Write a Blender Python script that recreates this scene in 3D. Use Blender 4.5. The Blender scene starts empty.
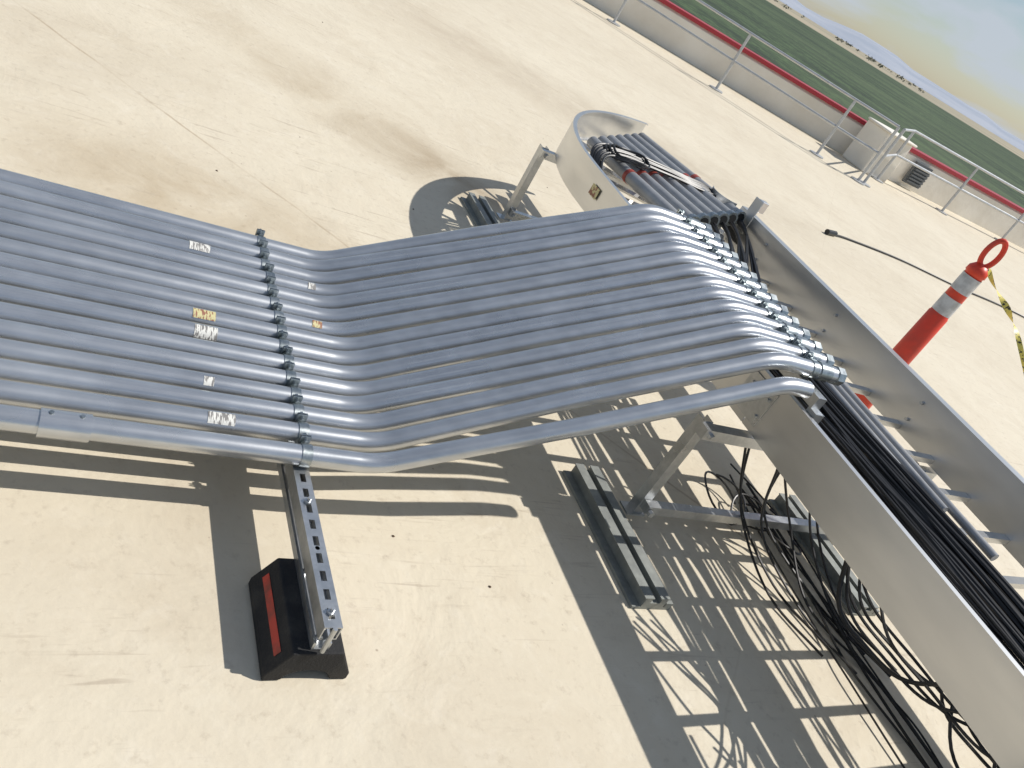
import bpy, math, random
from mathutils import Vector, Matrix, noise
random.seed(7)
S = bpy.context.scene
S.view_settings.view_transform='Standard'; S.view_settings.look='None'; S.view_settings.exposure=0
COL = S.collection

# ---------------- node helpers ----------------
def new_mat(name, color=(.5,.5,.5), rough=.5, metal=0.0):
    m=bpy.data.materials.new(name); m.use_nodes=True
    b=m.node_tree.nodes['Principled BSDF']
    b.inputs['Base Color'].default_value=(*color,1); b.inputs['Roughness'].default_value=rough; b.inputs['Metallic'].default_value=metal
    return m
class N:
    def __init__(s,m):
        s.t=m.node_tree; s.b=s.t.nodes['Principled BSDF']; s.co=s.t.nodes.new('ShaderNodeTexCoord').outputs['Object']
    def link(s,a,b): s.t.links.new(a,b)
    def setin(s,sock,v):
        if isinstance(v,bpy.types.NodeSocket): s.link(v,sock)
        elif isinstance(v,(tuple,list)) and len(v)==3 and sock.type=='RGBA': sock.default_value=(*v,1)
        else: sock.default_value=v
    def noise(s,scale,detail=4,rough=.55,dist=0,vec=None):
        n=s.t.nodes.new('ShaderNodeTexNoise'); n.inputs['Scale'].default_value=scale; n.inputs['Detail'].default_value=detail
        n.inputs['Roughness'].default_value=rough; n.inputs['Distortion'].default_value=dist
        s.link(vec or s.co,n.inputs['Vector']); return n.outputs['Fac']
    def voro(s,scale,vec=None):
        n=s.t.nodes.new('ShaderNodeTexVoronoi'); n.inputs['Scale'].default_value=scale; s.link(vec or s.co,n.inputs['Vector']); return n
    def mapping(s,scale=(1,1,1),rot=(0,0,0),loc=(0,0,0)):
        n=s.t.nodes.new('ShaderNodeMapping'); n.inputs['Scale'].default_value=scale; n.inputs['Rotation'].default_value=rot; n.inputs['Location'].default_value=loc
        s.link(s.co,n.inputs['Vector']); return n.outputs['Vector']
    def rng(s,v,a,b,c=0.,d=1.):
        n=s.t.nodes.new('ShaderNodeMapRange'); n.inputs[1].default_value=a; n.inputs[2].default_value=b; n.inputs[3].default_value=c; n.inputs[4].default_value=d
        s.link(v,n.inputs[0]); return n.outputs[0]
    def math(s,op,a,b=0.):
        n=s.t.nodes.new('ShaderNodeMath'); n.operation=op; s.setin(n.inputs[0],a); s.setin(n.inputs[1],b); return n.outputs[0]
    def mix(s,f,a,b):
        n=s.t.nodes.new('ShaderNodeMix'); n.data_type='RGBA'; s.setin(n.inputs[0],f); s.setin(n.inputs[6],a); s.setin(n.inputs[7],b); return n.outputs[2]
    def bump(s,h,st=.2,d=.01):
        n=s.t.nodes.new('ShaderNodeBump'); n.inputs['Strength'].default_value=st; n.inputs['Distance'].default_value=d; s.link(h,n.inputs['Height']); s.link(n.outputs[0],s.b.inputs['Normal'])
    def sep(s):
        n=s.t.nodes.new('ShaderNodeSeparateXYZ'); s.link(s.co,n.inputs[0]); return n.outputs

def metal_mat(name,c1,c2,r1,r2,sc=30,metal=.9,stretch=None):
    m=new_mat(name,c1,r1,metal); n=N(m)
    vec=n.mapping(stretch) if stretch else None
    a=n.noise(sc,4,.6,0,vec); v=n.voro(sc*3,vec)
    f=n.math('ADD',n.rng(a,.3,.7,0,.7),n.math('MULTIPLY',n.rng(v.outputs['Distance'],0,.6),.3))
    n.link(n.mix(f,c1,c2),n.b.inputs['Base Color'])
    n.link(n.rng(n.noise(sc*.4,3,.5,0,vec),.3,.7,r1,r2),n.b.inputs['Roughness'])
    n.bump(n.noise(sc*6,2),.05,.002)
    return m
M_cond=metal_mat('galvanised_conduit',(.66,.68,.70),(.47,.49,.515),.22,.36,10,.80,(.5,1,1))
M_galv=metal_mat('galvanised_strut',(.64,.65,.66),(.45,.47,.48),.26,.45,25,.9)
M_alu=metal_mat('aluminium_tray',(.74,.735,.72),(.57,.575,.575),.27,.43,5,.9,(1,.25,1))
M_tube=metal_mat('grey_tube',(.44,.44,.44),(.32,.325,.33),.35,.5,12,.3)
M_hw=metal_mat('zinc_hardware',(.56,.59,.60),(.26,.30,.31),.22,.40,40,.92)
M_black=new_mat('black_cable',(.012,.012,.013),.42)
M_dark=new_mat('painted_bore_shade',(.01,.01,.01),.9)  # near-black discs on capped pipe ends, painting the shade of a hollow bore
M_white=new_mat('white_label',(.72,.72,.68),.6); n=N(M_white)
n.link(n.mix(n.rng(n.noise(1,2,.5,0,n.mapping((260,40,60))),.50,.56),(.72,.71,.66),(.22,.21,.20)),n.b.inputs['Base Color'])
M_yel=new_mat('tan_label',(.6,.55,.3),.6); n=N(M_yel)
n.link(n.mix(n.rng(n.noise(1,2,.5,0,n.mapping((200,60,60))),.50,.56),(.60,.54,.28),(.30,.13,.08)),n.b.inputs['Base Color'])
M_red=new_mat('red_band',(.38,.07,.05),.5)
M_rub=new_mat('black_rubber',(.02,.02,.021),.8); n=N(M_rub); n.bump(n.noise(150,3),.6,.003); n.link(n.mix(n.rng(n.noise(8,5),.45,.75),(.014,.014,.015),(.06,.055,.048)),n.b.inputs['Base Color'])
M_orange=new_mat('orange_plastic',(.72,.06,.025),.42); n=N(M_orange); n.link(n.mix(n.rng(n.noise(9,5),.45,.75),(.74,.055,.022),(.45,.06,.035)),n.b.inputs['Base Color'])
M_refl=new_mat('reflective_sheet',(.56,.57,.58),.35); n=N(M_refl); n.link(n.mix(n.rng(n.noise(25,5),.4,.7),(.60,.61,.62),(.38,.38,.38)),n.b.inputs['Base Color'])
M_redrefl=new_mat('red_reflector',(.5,.02,.012),.3); n=N(M_redrefl); n.link(n.mix(n.rng(n.noise(30,5),.45,.7),(.5,.02,.012),(.22,.02,.015)),n.b.inputs['Base Color'])
M_sleeper=metal_mat('weathered_channel',(.33,.345,.32),(.2,.21,.2),.5,.7,14,.3)
M_wall=new_mat('parapet_membrane',(.62,.55,.45),.7); n=N(M_wall); n.link(n.mix(n.rng(n.noise(1.3,5,.6),.35,.7),(.84,.80,.72),(.73,.68,.59)),n.b.inputs['Base Color']); n.bump(n.noise(6,4),.3,.02)
M_cap=new_mat('red_coping',(.40,.03,.045),.45)
M_railp=metal_mat('galvanised_rail',(.6,.61,.62),(.45,.46,.47),.4,.55,10,.6)
M_tape=new_mat('caution_tape',(.85,.62,.05),.45)
n=N(M_tape); w=n.noise(60,2); n.link(n.mix(n.rng(w,.56,.6),(.80,.66,.14),(.05,.05,.03)),n.b.inputs['Base Color'])

# roof deck material
M_roof=new_mat('cream_roof_membrane',(.66,.57,.42),.75); n=N(M_roof)
base=n.mix(n.rng(n.noise(.45,5,.6,.6),.32,.7),(.69,.62,.485),(.625,.55,.42))
base=n.mix(n.rng(n.noise(2.6,7,.68,.8),.47,.72,0,.5),base,(.54,.46,.34))
base=n.mix(n.rng(n.noise(7,6,.7,1.2),.52,.75,0,.45),base,(.75,.69,.57))
base=n.mix(n.rng(n.noise(24,5,.7),.56,.76,0,.6),base,(.42,.35,.26))
xyz=n.sep()
def blob(cx,cy,rx,ry,rot=0):
    c,s_=math.cos(rot),math.sin(rot)
    dx=n.math('SUBTRACT',xyz[0],cx); dy=n.math('SUBTRACT',xyz[1],cy)
    u=n.math('DIVIDE',n.math('ADD',n.math('MULTIPLY',dx,c),n.math('MULTIPLY',dy,s_)),rx)
    v=n.math('DIVIDE',n.math('SUBTRACT',n.math('MULTIPLY',dy,c),n.math('MULTIPLY',dx,s_)),ry)
    d=n.math('SQRT',n.math('ADD',n.math('MULTIPLY',u,u),n.math('MULTIPLY',v,v)))
    return n.rng(d,1.,.1)
nz=n.rng(n.noise(2.1,6,.6,.6),.25,.62)
for (cx,cy,rx,ry,rot,st,c) in [(.68,3.0,.9,.55,-.5,.8,(.38,.28,.16)),(1.5,4.7,1.7,.5,-.8,.6,(.42,.33,.21)),(2.2,4.1,1.0,.5,-.6,.8,(.32,.24,.15)),(.1,4.2,1.1,.6,.3,.3,(.42,.34,.24)),(5.5,6.5,2.8,1.0,-.4,.5,(.45,.38,.28)),(1.0,.7,.8,.5,.2,.4,(.45,.38,.28)),(.5,1.5,1.,.5,.9,.35,(.47,.39,.28)),(3.4,7.2,2.2,.7,-.6,.5,(.45,.37,.27))]:
    base=n.mix(n.math('MULTIPLY',n.math('MULTIPLY',blob(cx,cy,rx,ry,rot),nz),st),base,c)
def seam(x0,y0,x1,y1,w,st):
    global base
    dx,dy=x1-x0,y1-y0; L=math.hypot(dx,dy); nx,ny=-dy/L,dx/L
    d=n.math('ADD',n.math('MULTIPLY',xyz[0],nx),n.math('MULTIPLY',xyz[1],ny))
    d=n.math('SUBTRACT',d,x0*nx+y0*ny)
    d=n.math('ADD',d,n.math('MULTIPLY',n.math('SUBTRACT',seamn,.5),.05))
    f=n.math('MULTIPLY',n.rng(n.math('ABSOLUTE',d),w,w*.3),seamm)
    base=n.mix(n.math('MULTIPLY',f,st),base,(.36,.27,.17))
seamn=n.noise(1.5,3); seamm=n.rng(n.noise(4,4),.35,.6,.15,1)
seam(0,4.4,1.1,3.2,.009,.6); seam(2.8,8.0,4.5,6.9,.012,.35); seam(1.2,.1,2.2,1.1,.006,.15)
for rot,st in ((.6,.5),(-.9,.45)):
    sc=n.noise(3.0,4,.6,.4,n.mapping((1,14,1),(0,0,rot)))
    msk=n.rng(n.noise(1.1,2,.5,0,n.mapping((1,1,1),(0,0,0),(rot*3,rot,0))),.48,.62)
    base=n.mix(n.math('MULTIPLY',n.math('MULTIPLY',n.rng(sc,.61,.70),msk),st),base,(.38,.31,.23))
spk=n.rng(n.voro(9).outputs['Distance'],.04,.02)
base=n.mix(n.math('MULTIPLY',spk,.55),base,(.2,.14,.09))
n.link(base,n.b.inputs['Base Color'])
n.bump(n.math('ADD',n.noise(2.2,5,.6,.6),n.math('MULTIPLY',n.noise(45,3),.10)),.4,.03)

M_dirt=new_mat('dry_field',(.33,.26,.15),.95); n=N(M_dirt)
n.link(n.mix(n.rng(n.noise(.002,5,.6),.4,.6),(.40,.34,.24),(.27,.25,.18)),n.b.inputs['Base Color'])
M_crop=new_mat('green_crop',(.045,.09,.03),.95); n=N(M_crop)
c=n.mix(n.rng(n.noise(.10,5,.7,.3,n.mapping((1,.10,1),(0,0,.35))),.42,.58),(.018,.036,.013),(.065,.11,.04))
c=n.mix(n.rng(n.noise(.4,4,.75),.47,.58,0,.9),c,(.010,.022,.009))
c=n.mix(n.rng(n.noise(.012,3,.6),.45,.65,0,.5),c,(.09,.13,.055))
n.link(c,n.b.inputs['Base Color'])
M_hill=new_mat('hills_painted_haze',(.30,.33,.40),1.0); n=N(M_hill); n.link(n.mix(n.rng(n.noise(.0015,5,.6),.4,.6),(.37,.40,.46),(.30,.34,.41)),n.b.inputs['Base Color'])  # distance haze is painted into the pale blue-grey hill colour
M_leaf=new_mat('tree_foliage',(.06,.08,.055),.9)

# ---------------- mesh helpers ----------------
def empty(name,loc=(0,0,0)):
    e=bpy.data.objects.new(name,None); e.empty_display_size=.1; e.location=loc; COL.objects.link(e); return e
def adopt(o,e):
    o.parent=e; o.matrix_parent_inverse=Matrix.Translation(e.location).inverted(); return o
def mk(name,vs,fs,mat,parent=None,smooth=False,mi=None):
    me=bpy.data.meshes.new(name); me.from_pydata([tuple(v) for v in vs],[],fs)
    mats=mat if isinstance(mat,(list,tuple)) else [mat]
    for m in mats: me.materials.append(m)
    if mi: 
        for p,i in zip(me.polygons,mi): p.material_index=i
    if smooth:
        for p in me.polygons: p.use_smooth=True
    me.update()
    o=bpy.data.objects.new(name,me); COL.objects.link(o)
    if parent: o.parent=parent
    return o
class MB:
    def __init__(s): s.v=[];s.f=[];s.m=[]
    def box(s,x0,x1,y0,y1,z0,z1,mi=0):
        b=len(s.v)
        s.v+=[(x0,y0,z0),(x1,y0,z0),(x1,y1,z0),(x0,y1,z0),(x0,y0,z1),(x1,y0,z1),(x1,y1,z1),(x0,y1,z1)]
        for q in ((0,3,2,1),(4,5,6,7),(0,1,5,4),(1,2,6,5),(2,3,7,6),(3,0,4,7)): s.f.append(tuple(b+i for i in q)); s.m.append(mi)
    def tube(s,pts,r,seg=12,mi=0,caps=True):
        pts=[Vector(p) for p in pts]; b=len(s.v); k=len(pts)
        t0=(pts[1]-pts[0]).normalized(); up=Vector((0,0,1)) if abs(t0.z)<.9 else Vector((1,0,0))
        u=(up-t0*up.dot(t0)).normalized()
        for i,p in enumerate(pts):
            t=((pts[min(i+1,k-1)]-pts[max(i-1,0)])).normalized()
            u=(u-t*u.dot(t)).normalized(); w=t.cross(u)
            for j in range(seg):
                a=2*math.pi*j/seg; s.v.append(tuple(p+(u*math.cos(a)+w*math.sin(a))*r))
        for i in range(k-1):
            for j in range(seg):
                j2=(j+1)%seg; s.f.append((b+i*seg+j,b+i*seg+j2,b+(i+1)*seg+j2,b+(i+1)*seg+j)); s.m.append(mi)
        if caps:
            s.f.append(tuple(b+j for j in reversed(range(seg)))); s.m.append(mi)
            s.f.append(tuple(b+(k-1)*seg+j for j in range(seg))); s.m.append(mi)
    def prism(s,prof,axis,a0,a1,mi=0):
        b=len(s.v);k=len(prof)
        for a in (a0,a1):
            for p,z in prof: s.v.append((p,a,z) if axis=='Y' else (a,p,z))
        for j in range(k):
            j2=(j+1)%k; s.f.append((b+j,b+j2,b+k+j2,b+k+j)); s.m.append(mi)
        s.f.append(tuple(b+j for j in reversed(range(k)))); s.m.append(mi)
        s.f.append(tuple(b+k+j for j in range(k))); s.m.append(mi)
    def rail(s,path,prof,mi=0):
        b=len(s.v);k=len(prof);P=[Vector((p[0],p[1])) for p in path]
        for i,p in enumerate(P):
            t=(P[min(i+1,len(P)-1)]-P[max(i-1,0)]).normalized(); nn=Vector((-t.y,t.x))
            for o,z in prof: q=p+nn*o; s.v.append((q.x,q.y,z))
        for i in range(len(P)-1):
            for j in range(k):
                j2=(j+1)%k; s.f.append((b+i*k+j,b+i*k+j2,b+(i+1)*k+j2,b+(i+1)*k+j)); s.m.append(mi)
        s.f.append(tuple(b+j for j in range(k))); s.m.append(mi)
        s.f.append(tuple(b+(len(P)-1)*k+j for j in range(k))); s.m.append(mi)
    def out(s,name,mat,parent=None,smooth=False,bevel=0):
        o=mk(name,s.v,s.f,mat,parent,smooth,s.m)
        import bmesh
        bm=bmesh.new(); bm.from_mesh(o.data); bmesh.ops.recalc_face_normals(bm,faces=bm.faces); bm.to_mesh(o.data); bm.free()
        if smooth:
            try: o.data.set_sharp_from_angle(angle=math.radians(40))
            except Exception: pass
        if bevel:
            bv=o.modifiers.new('bevel','BEVEL'); bv.width=bevel; bv.segments=2; bv.limit_method='ANGLE'
        return o
def fillet(pts,rad,n_=8):
    pts=[Vector(p) for p in pts]; out=[pts[0]]
    for i in range(1,len(pts)-1):
        a=(pts[i-1]-pts[i]).normalized(); b=(pts[i+1]-pts[i]).normalized(); th=a.angle(b)
        if th>math.pi-.02: out.append(pts[i]); continue
        d=rad/math.tan(th/2); d=min(d,(pts[i-1]-pts[i]).length*.45,(pts[i+1]-pts[i]).length*.45)
        R=d*math.tan(th/2); c=pts[i]+(a+b).normalized()*(R/math.sin(th/2))
        p0=pts[i]+a*d; p1=pts[i]+b*d; v0=p0-c; v1=p1-c; ang=v0.angle(v1); ax=v0.cross(v1).normalized()
        for k in range(n_+1): out.append(c+Matrix.Rotation(ang*k/n_,3,ax)@v0)
    out.append(pts[-1]); return out
def catmull(pts,n_=8):
    P=[Vector(p) for p in pts]; P=[P[0]*2-P[1]]+P+[P[-1]*2-P[-2]]; o=[]
    for i in range(1,len(P)-2):
        for k in range(n_):
            t=k/n_; a,b,c,d=P[i-1:i+3]
            o.append(.5*((2*b)+(c-a)*t+(2*a-5*b+4*c-d)*t*t+(3*b-a-3*c+d)*t**3))
    o.append(P[-2]); return o

# ---------------- roof, parapet ----------------
roof=[(-14,-12),(24,-12),(24,10.9),(13,11.5),(8,14.3),(-14,26.6)]
mb=MB(); b=len(roof)
mb.v=[(x,y,0) for x,y in roof]+[(x,y,-8) for x,y in roof]
mb.f=[tuple(range(b))]+[(i,(i+1)%b,b+(i+1)%b,b+i) for i in range(b)]; mb.m=[0]*len(mb.f)
mb.out('roof_deck',M_roof)
mb=MB()
wp=[(-14,26.6),(8,14.3),(13,11.5),(24,10.9)]
mb.rail(wp,[(0,.002),(0,.56),(.04,.60),(.32,.60),(.32,.002)],0)
mb.rail(wp,[(-.02,.603),(-.02,.67),(.36,.67),(.36,.603)],1)
mb.out('parapet_wall',[M_wall,M_cap])
mb=MB(); mb.box(12.55,13.25,10.85,11.45,0,.75); mb.box(12.5,13.3,10.8,11.44,.75,.79,1); mb.out('parapet_corner_block',[M_wall,M_wall],bevel=.02)
mb=MB(); mb.box(14.2,14.7,11.30,11.36,.1,.52)
for i in range(6): mb.box(14.23,14.67,11.26,11.298,.14+i*.06,.17+i*.06)
mb.out('wall_vent',new_mat('vent_grey',(.12,.13,.14),.6))
def railing(name,posts,h=.98):
    mb=MB()
    for x,y in posts:
        mb.tube([(x,y,0),(x,y,h)],.024,8); mb.tube([(x,y,.002),(x,y,.02)],.13,12)
    for z in (h,h*.52):
        mb.tube([(x,y,z) for x,y in posts],.022,8)
    mb.out(name,M_railp,None,True)
railing('guard_railing',[(2.5,19.4),(4.0,17.8),(5.3,16.4),(6.7,14.8),(8.1,13.3),(9.49,11.75),(10.8,10.3),(11.35,9.75)])
railing('guard_railing.001',[(11.55,9.8),(12.9,10.75),(14.9,10.7),(16.9,10.6),(18.9,10.5),(21,10.4)])

# ---------------- terrain ----------------
def sheet(name,pts,z,mat): return mk(name,[(x,y,z) for x,y in pts],[tuple(range(len(pts)))],mat)
R=14000
sheet('ground',[(R*math.cos(a*math.pi/32),R*math.sin(a*math.pi/32)) for a in range(64)],-8.3,M_dirt)
sheet('crop_field',[(-300,60),(60,-260),(1500,-500),(1350,750),(820,1000),(-500,1500)],-8.0,M_crop)
vs=[];fs=[];K=300
for i in range(K):
    a=2*math.pi*i/K
    hh=52+90*max(0,noise.noise(Vector((math.cos(a)*5,math.sin(a)*5,1.3)))+.25)+40*noise.noise(Vector((math.cos(a)*18,math.sin(a)*18,4)))+18*noise.noise(Vector((math.cos(a)*60,math.sin(a)*60,4)))
    hh=max(hh,30)
    for r,z in ((7000,-8),(7800,hh*.6),(8600,hh),(10500,-8)): vs.append((r*math.cos(a),r*math.sin(a),z))
for i in range(K):
    j=(i+1)%K
    for k in range(3): fs.append((i*4+k,i*4+k+1,j*4+k+1,j*4+k))
mk('hills',vs,fs,M_hill,None,True)
vs=[];fs=[]
def clump(cx,cy,cz,r):
    for _ in range(22):
        d=Vector((random.gauss(0,.6),random.gauss(0,.6),random.gauss(0,.32)))*r
        c=Vector((cx,cy,cz))+d; q=r*.35
        b=len(vs)
        for _k in range(4): vs.append(tuple(c+Vector((random.uniform(-q,q),random.uniform(-q,q),random.uniform(-q,q)))))
        fs.extend([(b,b+1,b+2),(b,b+2,b+3),(b,b+1,b+3),(b+1,b+2,b+3)])
for i in range(260):
    a=math.radians(random.uniform(15,60)); 
    if noise.noise(Vector((a*14,2.2,0)))<.0: continue
    d=random.choice([1900,2300,2800,3200])+random.uniform(-30,90)
    h=random.uniform(3,6); x,y=d*math.cos(a),d*math.sin(a)
    b=len(vs); vs+= [(x-.5,y,-8.3),(x+.5,y,-8.3),(x,y,-8+h)]; fs.append((b,b+1,b+2))
    clump(x,y,-8+h*.7,h*.9); 
mk('distant_tree_row',vs,fs,M_leaf)

# ---------------- conduits ----------------
R0=.0268; ZL=.2128; ZH=.775
bank=empty('conduit_bank',(0.7,2,0.2)); 
def P(o): return adopt(o,bank)
ys=[1.510]+[1.590+.0692*i for i in range(14)]
for i,y in enumerate(ys):
    jx=random.uniform(-.02,.02); jz=random.uniform(-.003,.003); yo=random.uniform(-.005,.005)
    xe=2.13 if i==0 else 2.34
    zh=ZH-.02 if i==0 else ZH
    mb=MB()
    pts=fillet([(-5,y+random.uniform(-.01,.01),ZL+jz),(-2,y+yo,ZL),(-.6,y-yo,ZL+random.uniform(-.003,.003)),(.93+jx,y,ZL),(1.45,y+yo-(.018 if i==0 else 0),ZL+(zh-ZL)*(1.45-.93)/1.1),(2.03+jx,y-(.02 if i==0 else 0),zh+jz),(xe,y-(.02 if i==0 else 0),zh)],.24,9)
    mb.tube(pts,R0,28)
    if i>0:
        mb.tube([(xe-.10,y,ZH),(xe-.045,y,ZH)],R0+.004,16,1)
        mb.tube([(xe-.012,y,ZH),(xe+.02,y,ZH)],R0+.005,8,1)
        mb.tube([(xe+.0205,y,ZH),(xe+.0225,y,ZH)],R0*.8,12,2)
    else:
        mb.tube([(xe+.0005,y-.02,zh),(xe+.002,y-.02,zh)],R0*.85,12,2)
    if i in (0,3,7,10):
        xc={0:.20,3:-.35,7:-.1,10:-.6}[i]; mb.tube([(xc-.05,y,ZL),(xc+.05,y,ZL)],R0+.005,16,0)
        for q in (-.03,.03): mb.tube([(xc+q,y,ZL+R0),(xc+q,y,ZL+R0+.008)],.005,8,1)
    P(mb.out('conduit_%02d'%(i+1),[M_cond,M_hw,M_dark],None,True))
mb=MB()
for i,y in enumerate(ys):
    for xc,zc in ((.735,ZL),(2.215,ZH)):
        if i==0 and xc>1: continue
        x=xc+random.uniform(-.004,.004)
        mb.tube([(x-.013,y,zc),(x+.013,y,zc)],R0+.003,16,0)
        yy=y+.0346; hz=.034+random.uniform(0,.006)
        mb.box(x-.013,x+.013,yy-.0045,yy-.0015,zc-.02,zc+hz,0); mb.box(x-.013,x+.013,yy+.0015,yy+.0045,zc-.02,zc+hz,0)
        mb.tube([(x,yy-.014,zc+.026),(x,yy+.016,zc+.026)],.0045,8,0); mb.tube([(x,yy+.005,zc+.026),(x,yy+.011,zc+.026)],.009,6,0)
P(mb.out('strut_clamps',[M_hw],None,True))
mb=MB()
def label(x,i,w,a0,a1,z,mi):
    y=ys[i]; b=len(mb.v); r=R0+.0016; k=6
    for j in range(k+1):
        a=a0+(a1-a0)*j/k
        for xx in (x,x+w): mb.v.append((xx,y+r*math.cos(a),z+r*math.sin(a)))
    for j in range(k): mb.f.append((b+2*j,b+2*j+1,b+2*j+3,b+2*j+2)); mb.m.append(mi)
for x,i,w,mi,a0,a1 in ((.49,6,.06,0,90,170),(.49,7,.06,1,80,145),(.50,1,.065,0,85,150),(.50,12,.06,0,70,140),(-.2,9,.05,0,90,150),(-.7,4,.05,0,90,150),(.84,8,.03,1,90,140),(.50,3,.025,0,100,150),(.86,11,.025,0,90,140)):
    label(x,i,w,math.radians(a0),math.radians(a1),ZL,mi)
P(mb.out('labels',[M_white,M_yel]))

# ---------------- low pipe support ----------------
def slotted_strut(mb,x,y0,y1,z0,h,w=.041,th=.003,mi=0):
    a,b=x-w/2,x+w/2; z1=z0+h
    mb.box(a,x-.007,y0,y1,z1-th,z1,mi); mb.box(x+.007,b,y0,y1,z1-th,z1,mi)
    y=y0
    while y<y1:
        mb.box(x-.007,x+.007,y,min(y+.022,y1),z1-th,z1,mi); y+=.05
    for s0,s1,l0,l1 in ((a,a+th,a+th,a+.010),(b-th,b,b-.010,b-th)):
        mb.box(s0,s1,y0,y1,z0,z1-th,mi); mb.box(l0,l1,y0,y1,z0,z0+th,mi)
def block(mb,x,y0,y1,mi=0):
    arc=[(x+.055*math.cos(a),.002+.035*math.sin(a)) for a in [math.pi*k/8 for k in range(9)]]
    prof=[(x-.098,.0),(x-.098,.022),(x-.058,.098),(x+.058,.098),(x+.098,.022),(x+.098,.0)]+arc
    mb.prism(prof,'Y',y0,y1,mi)
def low_support(name,x):
    e=empty(name,(x,1.15,0))
    def Q(o): adopt(o,e)
    mb=MB(); block(mb,x,1.02,1.28); block(mb,x,2.16,2.42); Q(mb.out('rubber_blocks',M_rub,bevel=.004))
    mb=MB()
    for y0,y1 in ((1.045,1.255),(2.185,2.395)):
        for sgn in (-1,1):
            b=len(mb.v); 
            for t in (.40,.64):
                px=.098-.040*t+.0012; pz=.022+.076*t+.0008
                mb.v+=[(x+sgn*px,y0,pz),(x+sgn*px,y1,pz)]
            mb.f.append((b,b+1,b+3,b+2)); mb.m.append(0)
    Q(mb.out('reflective_strips',M_redrefl))
    mb=MB(); slotted_strut(mb,x,1.025,2.53,.143,.041)
    for q in (-1,1): mb.box(x+q*.0175-.003,x+q*.0175+.003,1.03,2.5,.099,.122)
    mb.box(x-.0145,x+.0145,1.03,2.5,.099,.102)
    for y in (1.06,1.24,1.95,2.47): mb.tube([(x,y,.102),(x,y,.184)],.006,8)
    for y in (1.0625,1.38): mb.tube([(x,y,.1845),(x,y,.191)],.011,6); mb.tube([(x,y,.19),(x,y,.200)],.005,8)
    mb.tube([(x,1.018,.11),(x,1.018,.19)],.0055,8)
    Q(mb.out('strut_channels',M_galv))
low_support('pipe_support',.735); low_support('pipe_support.001',-2.3)

# ---------------- cable tray ----------------
tray=empty('cable_tray',(2.7,1.5,.5))
def T(o): return adopt(o,tray)
ZB,ZT=.495,.685
def cprof(sgn,zb=ZB,zt=ZT,fl=.022,th=.005):
    return [(0,zb),(sgn*fl,zb),(sgn*fl,zb+th),(sgn*th,zb+th),(sgn*th,zt-th),(sgn*fl,zt-th),(sgn*fl,zt),(0,zt)]
XN,XF=2.17,3.235
mb=MB(); mb.rail([(XN,-3),(XN,1.63)],cprof(-1)); T(mb.out('near_side_rail',M_alu))
cx,cy,RR=3.36,3.12,1.19
arc=[(cx-RR*math.cos(t),cy+RR*math.sin(t)) for t in [math.radians(80)*k/24 for k in range(25)]]
mb=MB(); mb.rail([(XN,1.634),(XN,2.8)]+arc,cprof(-1,ZB,ZT-.01)); T(mb.out('bend_side_rail',M_alu,None,True))
mb=MB(); mb.rail([(XF,-3),(XF,3.3)],cprof(-1,ZB,ZT+.02,.05)); T(mb.out('far_side_rail',M_alu))
mb=MB(); mb.box(XN-.006,XN-.001,1.58,1.72,.52,.655)
for y in (1.60,1.69):
    for z in (.55,.62): mb.tube([(XN-.016,y,z),(XN-.006,y,z)],.008,6)
for yj in (-.4,):
    mb.box(XN-.006,XN-.001,yj-.15,yj+.15,.52,.655)
    for y in (-.12,-.05,.05,.12):
        for z in (.55,.62): mb.tube([(XN-.014,yj+y,z),(XN-.006,yj+y,z)],.008,6)
for y in (-.3,.6,1.05,1.8,2.4,3.0):
    for z in (.56,.65): mb.tube([(XF-.012,y,z),(XF-.001,y,z)],.008,6)
T(mb.out('splice_plates',M_galv))
mb=MB(); y=-2.9
while y<3.1: mb.box(XN+.026,XF-.001,y-.016,y+.016,.505,.528); y+=.205
for k in range(1,7):
    t=math.radians(80)*k/7
    a=Vector((cx-(RR-.03)*math.cos(t),cy+(RR-.03)*math.sin(t))); bb=Vector((cx-.2*math.cos(t),cy+.2*math.sin(t)))
    mb.tube([(a.x,a.y,.517),(bb.x,bb.y,.517)],.014,4)
T(mb.out('rungs',M_alu))
mb=MB(); mb.box(XF-.004,XF+.002,3.18,3.25,.60,.79); mb.box(XF+.004,XF+.05,3.19,3.23,.73,.79)
T(mb.out('end_bracket',M_alu,bevel=.004))
mb=MB()
cp=[(XF-.03-.09*math.sin(a),3.31+.09*(1-math.cos(a))) for a in [math.pi*.75*k/10 for k in range(11)]]
mb.rail(cp,[(0,.52),(.004,.52),(.004,.70),(0,.70)]); T(mb.out('curled_end_plate',M_galv,None,True))
mb=MB(); mb.box(2.195,2.235,1.48,2.62,.70,.741); 
for y in (1.47,2.63): mb.box(2.195,2.235,y-.02,y+.02,.53,.70)
T(mb.out('conduit_support_strut',M_galv))
mb=MB(); mb.v=[(2.163,2.98,.57),(2.163,3.05,.57),(2.163,3.05,.62),(2.163,2.98,.62)]; mb.f=[(0,1,2,3)]; mb.m=[0]; T(mb.out('sticker',M_yel))

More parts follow.
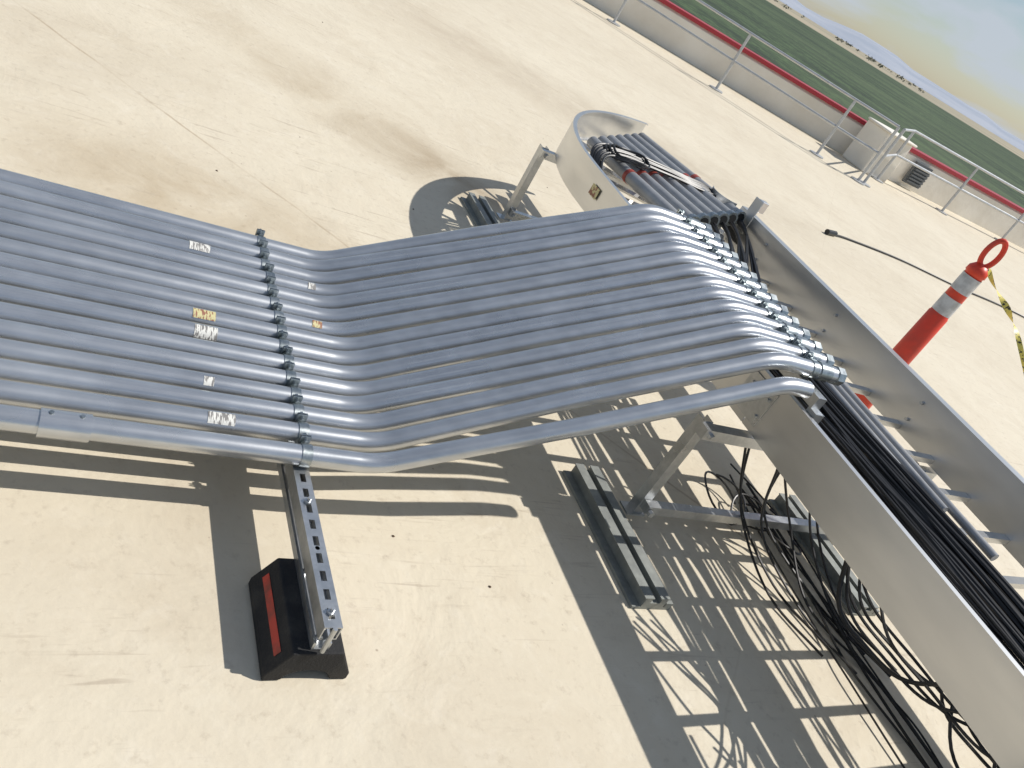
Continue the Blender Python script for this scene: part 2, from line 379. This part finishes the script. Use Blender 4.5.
def stand(name,y,xn=2.0,xf=3.16):
    e=empty(name,(2.6,y,0))
    def Q(o): adopt(o,e)
    mb=MB()
    for x in (xn,xf):
        mb.box(x-.02,x+.02,y-.02,y-.017,.05,.49); mb.box(x-.02,x-.017,y-.017,y+.02,.05,.49); mb.box(x+.017,x+.02,y-.017,y+.02,.05,.49)
        mb.box(x-.05,x+.03,y-.03,y+.03,.053,.059)
    mb.box(xn-.03,xf+.10,y-.061,y-.021,.446,.487)
    mb.box(xn-.01,xf+.02,y-.056,y-.021,.09,.125)
    for x in (xn,xf):
        for z in (.105,.465): mb.tube([(x,y-.075,z),(x,y-.06,z)],.012,6)
    Q(mb.out('strut_frame',M_galv))
    mb=MB()
    for x in (xn-.11,xf-.18):
        p=[(-.08,0),(.08,0),(.08,.03),(.052,.03),(.052,.012),(.046,.012),(.046,.048),(.052,.048),(.052,.052),(.014,.052),(.014,.048),(.020,.048),(.020,.03),(-.020,.03),(-.020,.048),(-.014,.048),(-.014,.052),(-.052,.052),(-.052,.048),(-.046,.048),(-.046,.012),(-.08,.012)]
        mb.prism([(x+a,b) for a,b in p],'Y',y-.38,y+.2)
    Q(mb.out('sleeper_channels',M_sleeper))
stand('tray_support_stand',1.62); stand('tray_support_stand.001',.40); stand('tray_support_stand.002',3.72,2.26,3.3); stand('tray_support_stand.003',-1.2)

# grey tubes in the tray
e=empty('tray_tube_bank',(2.8,3.4,.6))
mb=MB(); ends=[]
for k in range(7):
    f=k/6; a=Vector((2.50+.62*f,3.72+.50*f,.60)); d=Vector((2.50+.68*f,2.80+.42*f,.665))
    ends.append(d); mb.tube([a,a.lerp(d,.5),d],.033,16)
    for q in (.45,): c0=a.lerp(d,q+.02*k); c1=a.lerp(d,q+.03+.02*k); mb.tube([c0,c1],.0355,14,1)
    c0=a.lerp(d,.985); mb.tube([c0,d+(d-a)*.015],.038,12,2); mb.tube([d+(d-a)*.0155,d+(d-a)*.017],.026,12,3)
adopt(mb.out('tubes',[M_tube,M_red,M_hw,M_dark],None,True),e)
mb=MB()
for k in range(3): mb.tube([(2.80+k*.055,2.28,.572),(2.78+k*.055,1.45-.2*k,.565)],.016,12)
adopt(mb.out('lower_tubes',[M_tube],None,True),e)

# cables
mb=MB()
for k in range(44):
    x=random.uniform(2.42,2.72); z=.537+random.uniform(0,.05)
    d=random.choice(ends); pts=[tuple(d+Vector((random.uniform(-.015,.015),.05,random.uniform(-.015,.015)))),(d.x,d.y-.12,.63),(.5*(d.x+x),2.6,.56+random.uniform(0,.03))]; y=2.3
    while y>-3:
        pts.append((x+random.gauss(0,.014),y,z+random.uniform(-.004,.012))); y-=random.uniform(.3,.6)
    mb.tube(catmull(pts,5),random.choice([.006,.007,.009]),7)
for k in range(6):
    x=random.uniform(2.74,2.86); pts=[]; y=2.2
    while y>-3: pts.append((x+random.gauss(0,.025),y,.537+random.uniform(0,.01))); y-=random.uniform(.3,.6)
    mb.tube(catmull(pts,5),.006,7)
mb.out('tray_cables',M_black,None,True)
mb=MB()
for k in range(9):
    yo=3.36+k*.014+random.uniform(-.012,.012)
    pts=[(2.26,yo-.25,.57),(2.34,yo-.02,.655),(2.5,yo+.04,.672+random.uniform(0,.012)),(2.75,yo+.04,.675+random.uniform(0,.012)),(2.98,yo+.05,.672),(3.16,yo-.0,.665),(3.19,yo-.25,.56)]
    mb.tube(catmull(pts,6),.007,7)
for k in range(3):
    c=(2.50+.02*k,3.42,.675); mb.tube([(c[0]+.11*math.cos(a),c[1]+.09*math.sin(a),c[2]+.008*math.sin(3*a)+.008*k) for a in [2*math.pi*q/24 for q in range(25)]],.006,7)
mb.out('cable_coil',M_black,None,True)
mb=MB()
for k in range(6):
    x=random.uniform(2.66,2.82); y=1.85+random.uniform(-.1,.15); pts=[]
    while y>-1.5:
        pts.append((x,y,.012+abs(random.gauss(0,.015)))); y-=random.uniform(.2,.4); x+=random.gauss(0,.035); x=max(2.60,min(2.92,x))
    mb.tube(catmull(pts,6),random.choice([.004,.005,.006]),6)
for k in range(3):
    c=(2.54+.10*k,1.75-.08*k); r=random.uniform(.06,.10)
    mb.tube([(c[0]+r*math.cos(a)*(1+.1*math.sin(2*a+k)),c[1]+r*1.3*math.sin(a),.02+.05*abs(math.sin(a*.7+k))) for a in [2*math.pi*q/30*1.2 for q in range(31)]],.0045,6)
for k in range(7):
    x=2.28+.06*k; yy=1.8-random.uniform(0,.25); mb.tube(catmull([(x,yy,.53),(x+.03,yy-.05,.38),(x+.12+random.uniform(-.1,.1),yy-.15,.15),(x+.2,yy-.4,.02),(x+.28,yy-.65,.015)],7),.005,6)
for k in range(16):   # festoons hanging below the tray
    x=2.20+random.uniform(0,.22); y0=1.2-random.uniform(0,.7); d=random.uniform(.05,.22); l=random.uniform(.4,.8)
    mb.tube(catmull([(x,y0,.53),(x-.02,y0-l*.25,.53-d*.8),(x+.03,y0-l*.5,.53-d),(x,y0-l*.8,.53-d*.7),(x+.02,y0-l,.53)],7),.005,6)
mb.out('loose_cables',M_black,None,True)

# small debris on the roof
mb=MB()
for (x,y) in [(1.06,1.46),(1.32,1.30),(-.1,2.8),(1.7,3.6),(3.9,4.4),(4.6,3.6)]+[(random.uniform(-1,7),random.uniform(.5,8)) for _ in range(20)]:
    r=random.uniform(.003,.006); b=len(mb.v)
    for k in range(6):
        a=k*math.pi/3; q=r*random.uniform(.6,1.2); mb.v.append((x+q*math.cos(a),y+q*math.sin(a),.001))
    mb.v.append((x,y,r)); 
    for k in range(6): mb.f.append((b+k,b+(k+1)%6,b+6)); mb.m.append(0)
mb.out('roof_gravel',new_mat('pebble',(.12,.08,.05),.9))

# ---------------- delineator post ----------------
dp=empty('delineator_post',(3.95,2.46,0))
def D(o): o.parent=dp; return o
def lathe(prof,seg=28):
    vs=[];fs=[]
    for r,z in prof:
        for j in range(seg): a=2*math.pi*j/seg; vs.append((r*math.cos(a),r*math.sin(a),z))
    for i in range(len(prof)-1):
        for j in range(seg): fs.append((i*seg+j,i*seg+(j+1)%seg,(i+1)*seg+(j+1)%seg,(i+1)*seg+j))
    return vs,fs
v,f=lathe([(.001,.0),(.22,.0),(.22,.03),(.19,.045),(.075,.055),(.075,.08),(.001,.08)],8); D(mk('base',v,f,M_rub))
v,f=lathe([(.060,.05),(.057,.4),(.053,.80),(.049,.805),(.047,1.045),(.053,1.05),(.051,1.075),(.031,1.10),(.001,1.105)]); D(mk('tube',v,f,M_orange,None,True))
for k,(a,b_) in enumerate(((.815,.905),(.945,1.035))):
    v,f=lathe([(.0498,a),(.0498,b_)]); D(mk('reflective_band_%d'%(k+1),v,f,M_refl,None,True))
mb=MB()
loop=[]; 
for q in range(25):
    a=-math.pi/2+2*math.pi*q/24; loop.append((.036*math.cos(a)*.83,-.036*math.cos(a)*.55,1.165+.072*math.sin(a)))
mb.tube(loop,.014,8); D(mb.out('handle_loop',M_orange,None,True))

mb=MB()
path=catmull([(3.96,2.43,1.10),(4.0,2.38,1.06),(4.01,2.2,.99),(4.02,2.02,.88),(4.04,1.75,.66),(4.08,1.5,.36),(4.2,1.1,.05),(4.35,.6,.02)],8)
for i,p in enumerate(path):
    a=i*.33; u=Vector((math.cos(a)*.5,.2,math.sin(a)*.6+.3)).normalized()*.015
    mb.v+=[tuple(p-u),tuple(p+u)]
for i in range(len(path)-1): mb.f.append((2*i,2*i+1,2*i+3,2*i+2)); mb.m.append(0)
mb.out('caution_tape',M_tape,None,True)
mb=MB(); mb.tube(catmull([(7.31,6.12,.02),(7.7,6.2,.015),(8.67,6.24,.015),(9.7,6.1,.015),(10.8,6.05,.015),(12.5,5.7,.015),(14,5.9,.015)],8),.011,6)
mb.tube([(7.18,6.08,.03),(7.36,6.13,.03)],.03,8)
mb.out('power_cord',M_black,None,True)

# ---------------- light, sky ----------------
sd=Vector((.82,-.15,1)).normalized()
sun=bpy.data.lights.new('sun','SUN'); sun.energy=4.4; sun.angle=math.radians(.5); sun.color=(1,.96,.90)
so=bpy.data.objects.new('sun',sun); COL.objects.link(so); so.rotation_euler=sd.to_track_quat('Z','Y').to_euler(); so.location=(5,-3,8)
w=bpy.data.worlds.new('World'); S.world=w; w.use_nodes=True; nt=w.node_tree
bg=nt.nodes['Background']; sk=nt.nodes.new('ShaderNodeTexSky'); sk.sky_type='NISHITA'; sk.sun_disc=False
sk.sun_elevation=math.asin(sd.z); sk.sun_rotation=math.atan2(sd.x,sd.y); sk.air_density=1.0; sk.dust_density=.5; sk.ozone_density=1.5
tc=nt.nodes.new('ShaderNodeTexCoord'); mp=nt.nodes.new('ShaderNodeMapping'); mp.inputs['Scale'].default_value=(1,1,4.0)
nn=nt.nodes.new('ShaderNodeTexNoise'); nn.inputs['Scale'].default_value=6; nn.inputs['Detail'].default_value=6; nn.inputs['Distortion'].default_value=.5
mr=nt.nodes.new('ShaderNodeMapRange'); mr.inputs[1].default_value=.47; mr.inputs[2].default_value=.64; mr.inputs[3].default_value=.08; mr.inputs[4].default_value=.9
mx=nt.nodes.new('ShaderNodeMix'); mx.data_type='RGBA'; mx.inputs[7].default_value=(6.6,7.3,8.2,1)
L=nt.links.new
L(tc.outputs['Generated'],mp.inputs[0]); L(mp.outputs[0],nn.inputs['Vector']); L(nn.outputs['Fac'],mr.inputs[0]); L(mr.outputs[0],mx.inputs[0]); L(sk.outputs[0],mx.inputs[6]); L(mx.outputs[2],bg.inputs['Color'])
bg.inputs['Strength'].default_value=.08

# ---------------- camera ----------------
cd=bpy.data.cameras.new('camera'); cd.sensor_width=36; cd.lens=29.9; cd.clip_end=30000; cd.clip_start=.05
co=bpy.data.objects.new('camera',cd); COL.objects.link(co)
r=Vector((.827,-.320,.4616)).normalized(); u=Vector((-.165,.647,.7446)); u=(u-r*u.dot(r)).normalized(); bk=r.cross(u)
co.matrix_world=Matrix(((r.x,u.x,bk.x,0),(r.y,u.y,bk.y,0),(r.z,u.z,bk.z,1.6),(0,0,0,1)))
S.camera=co
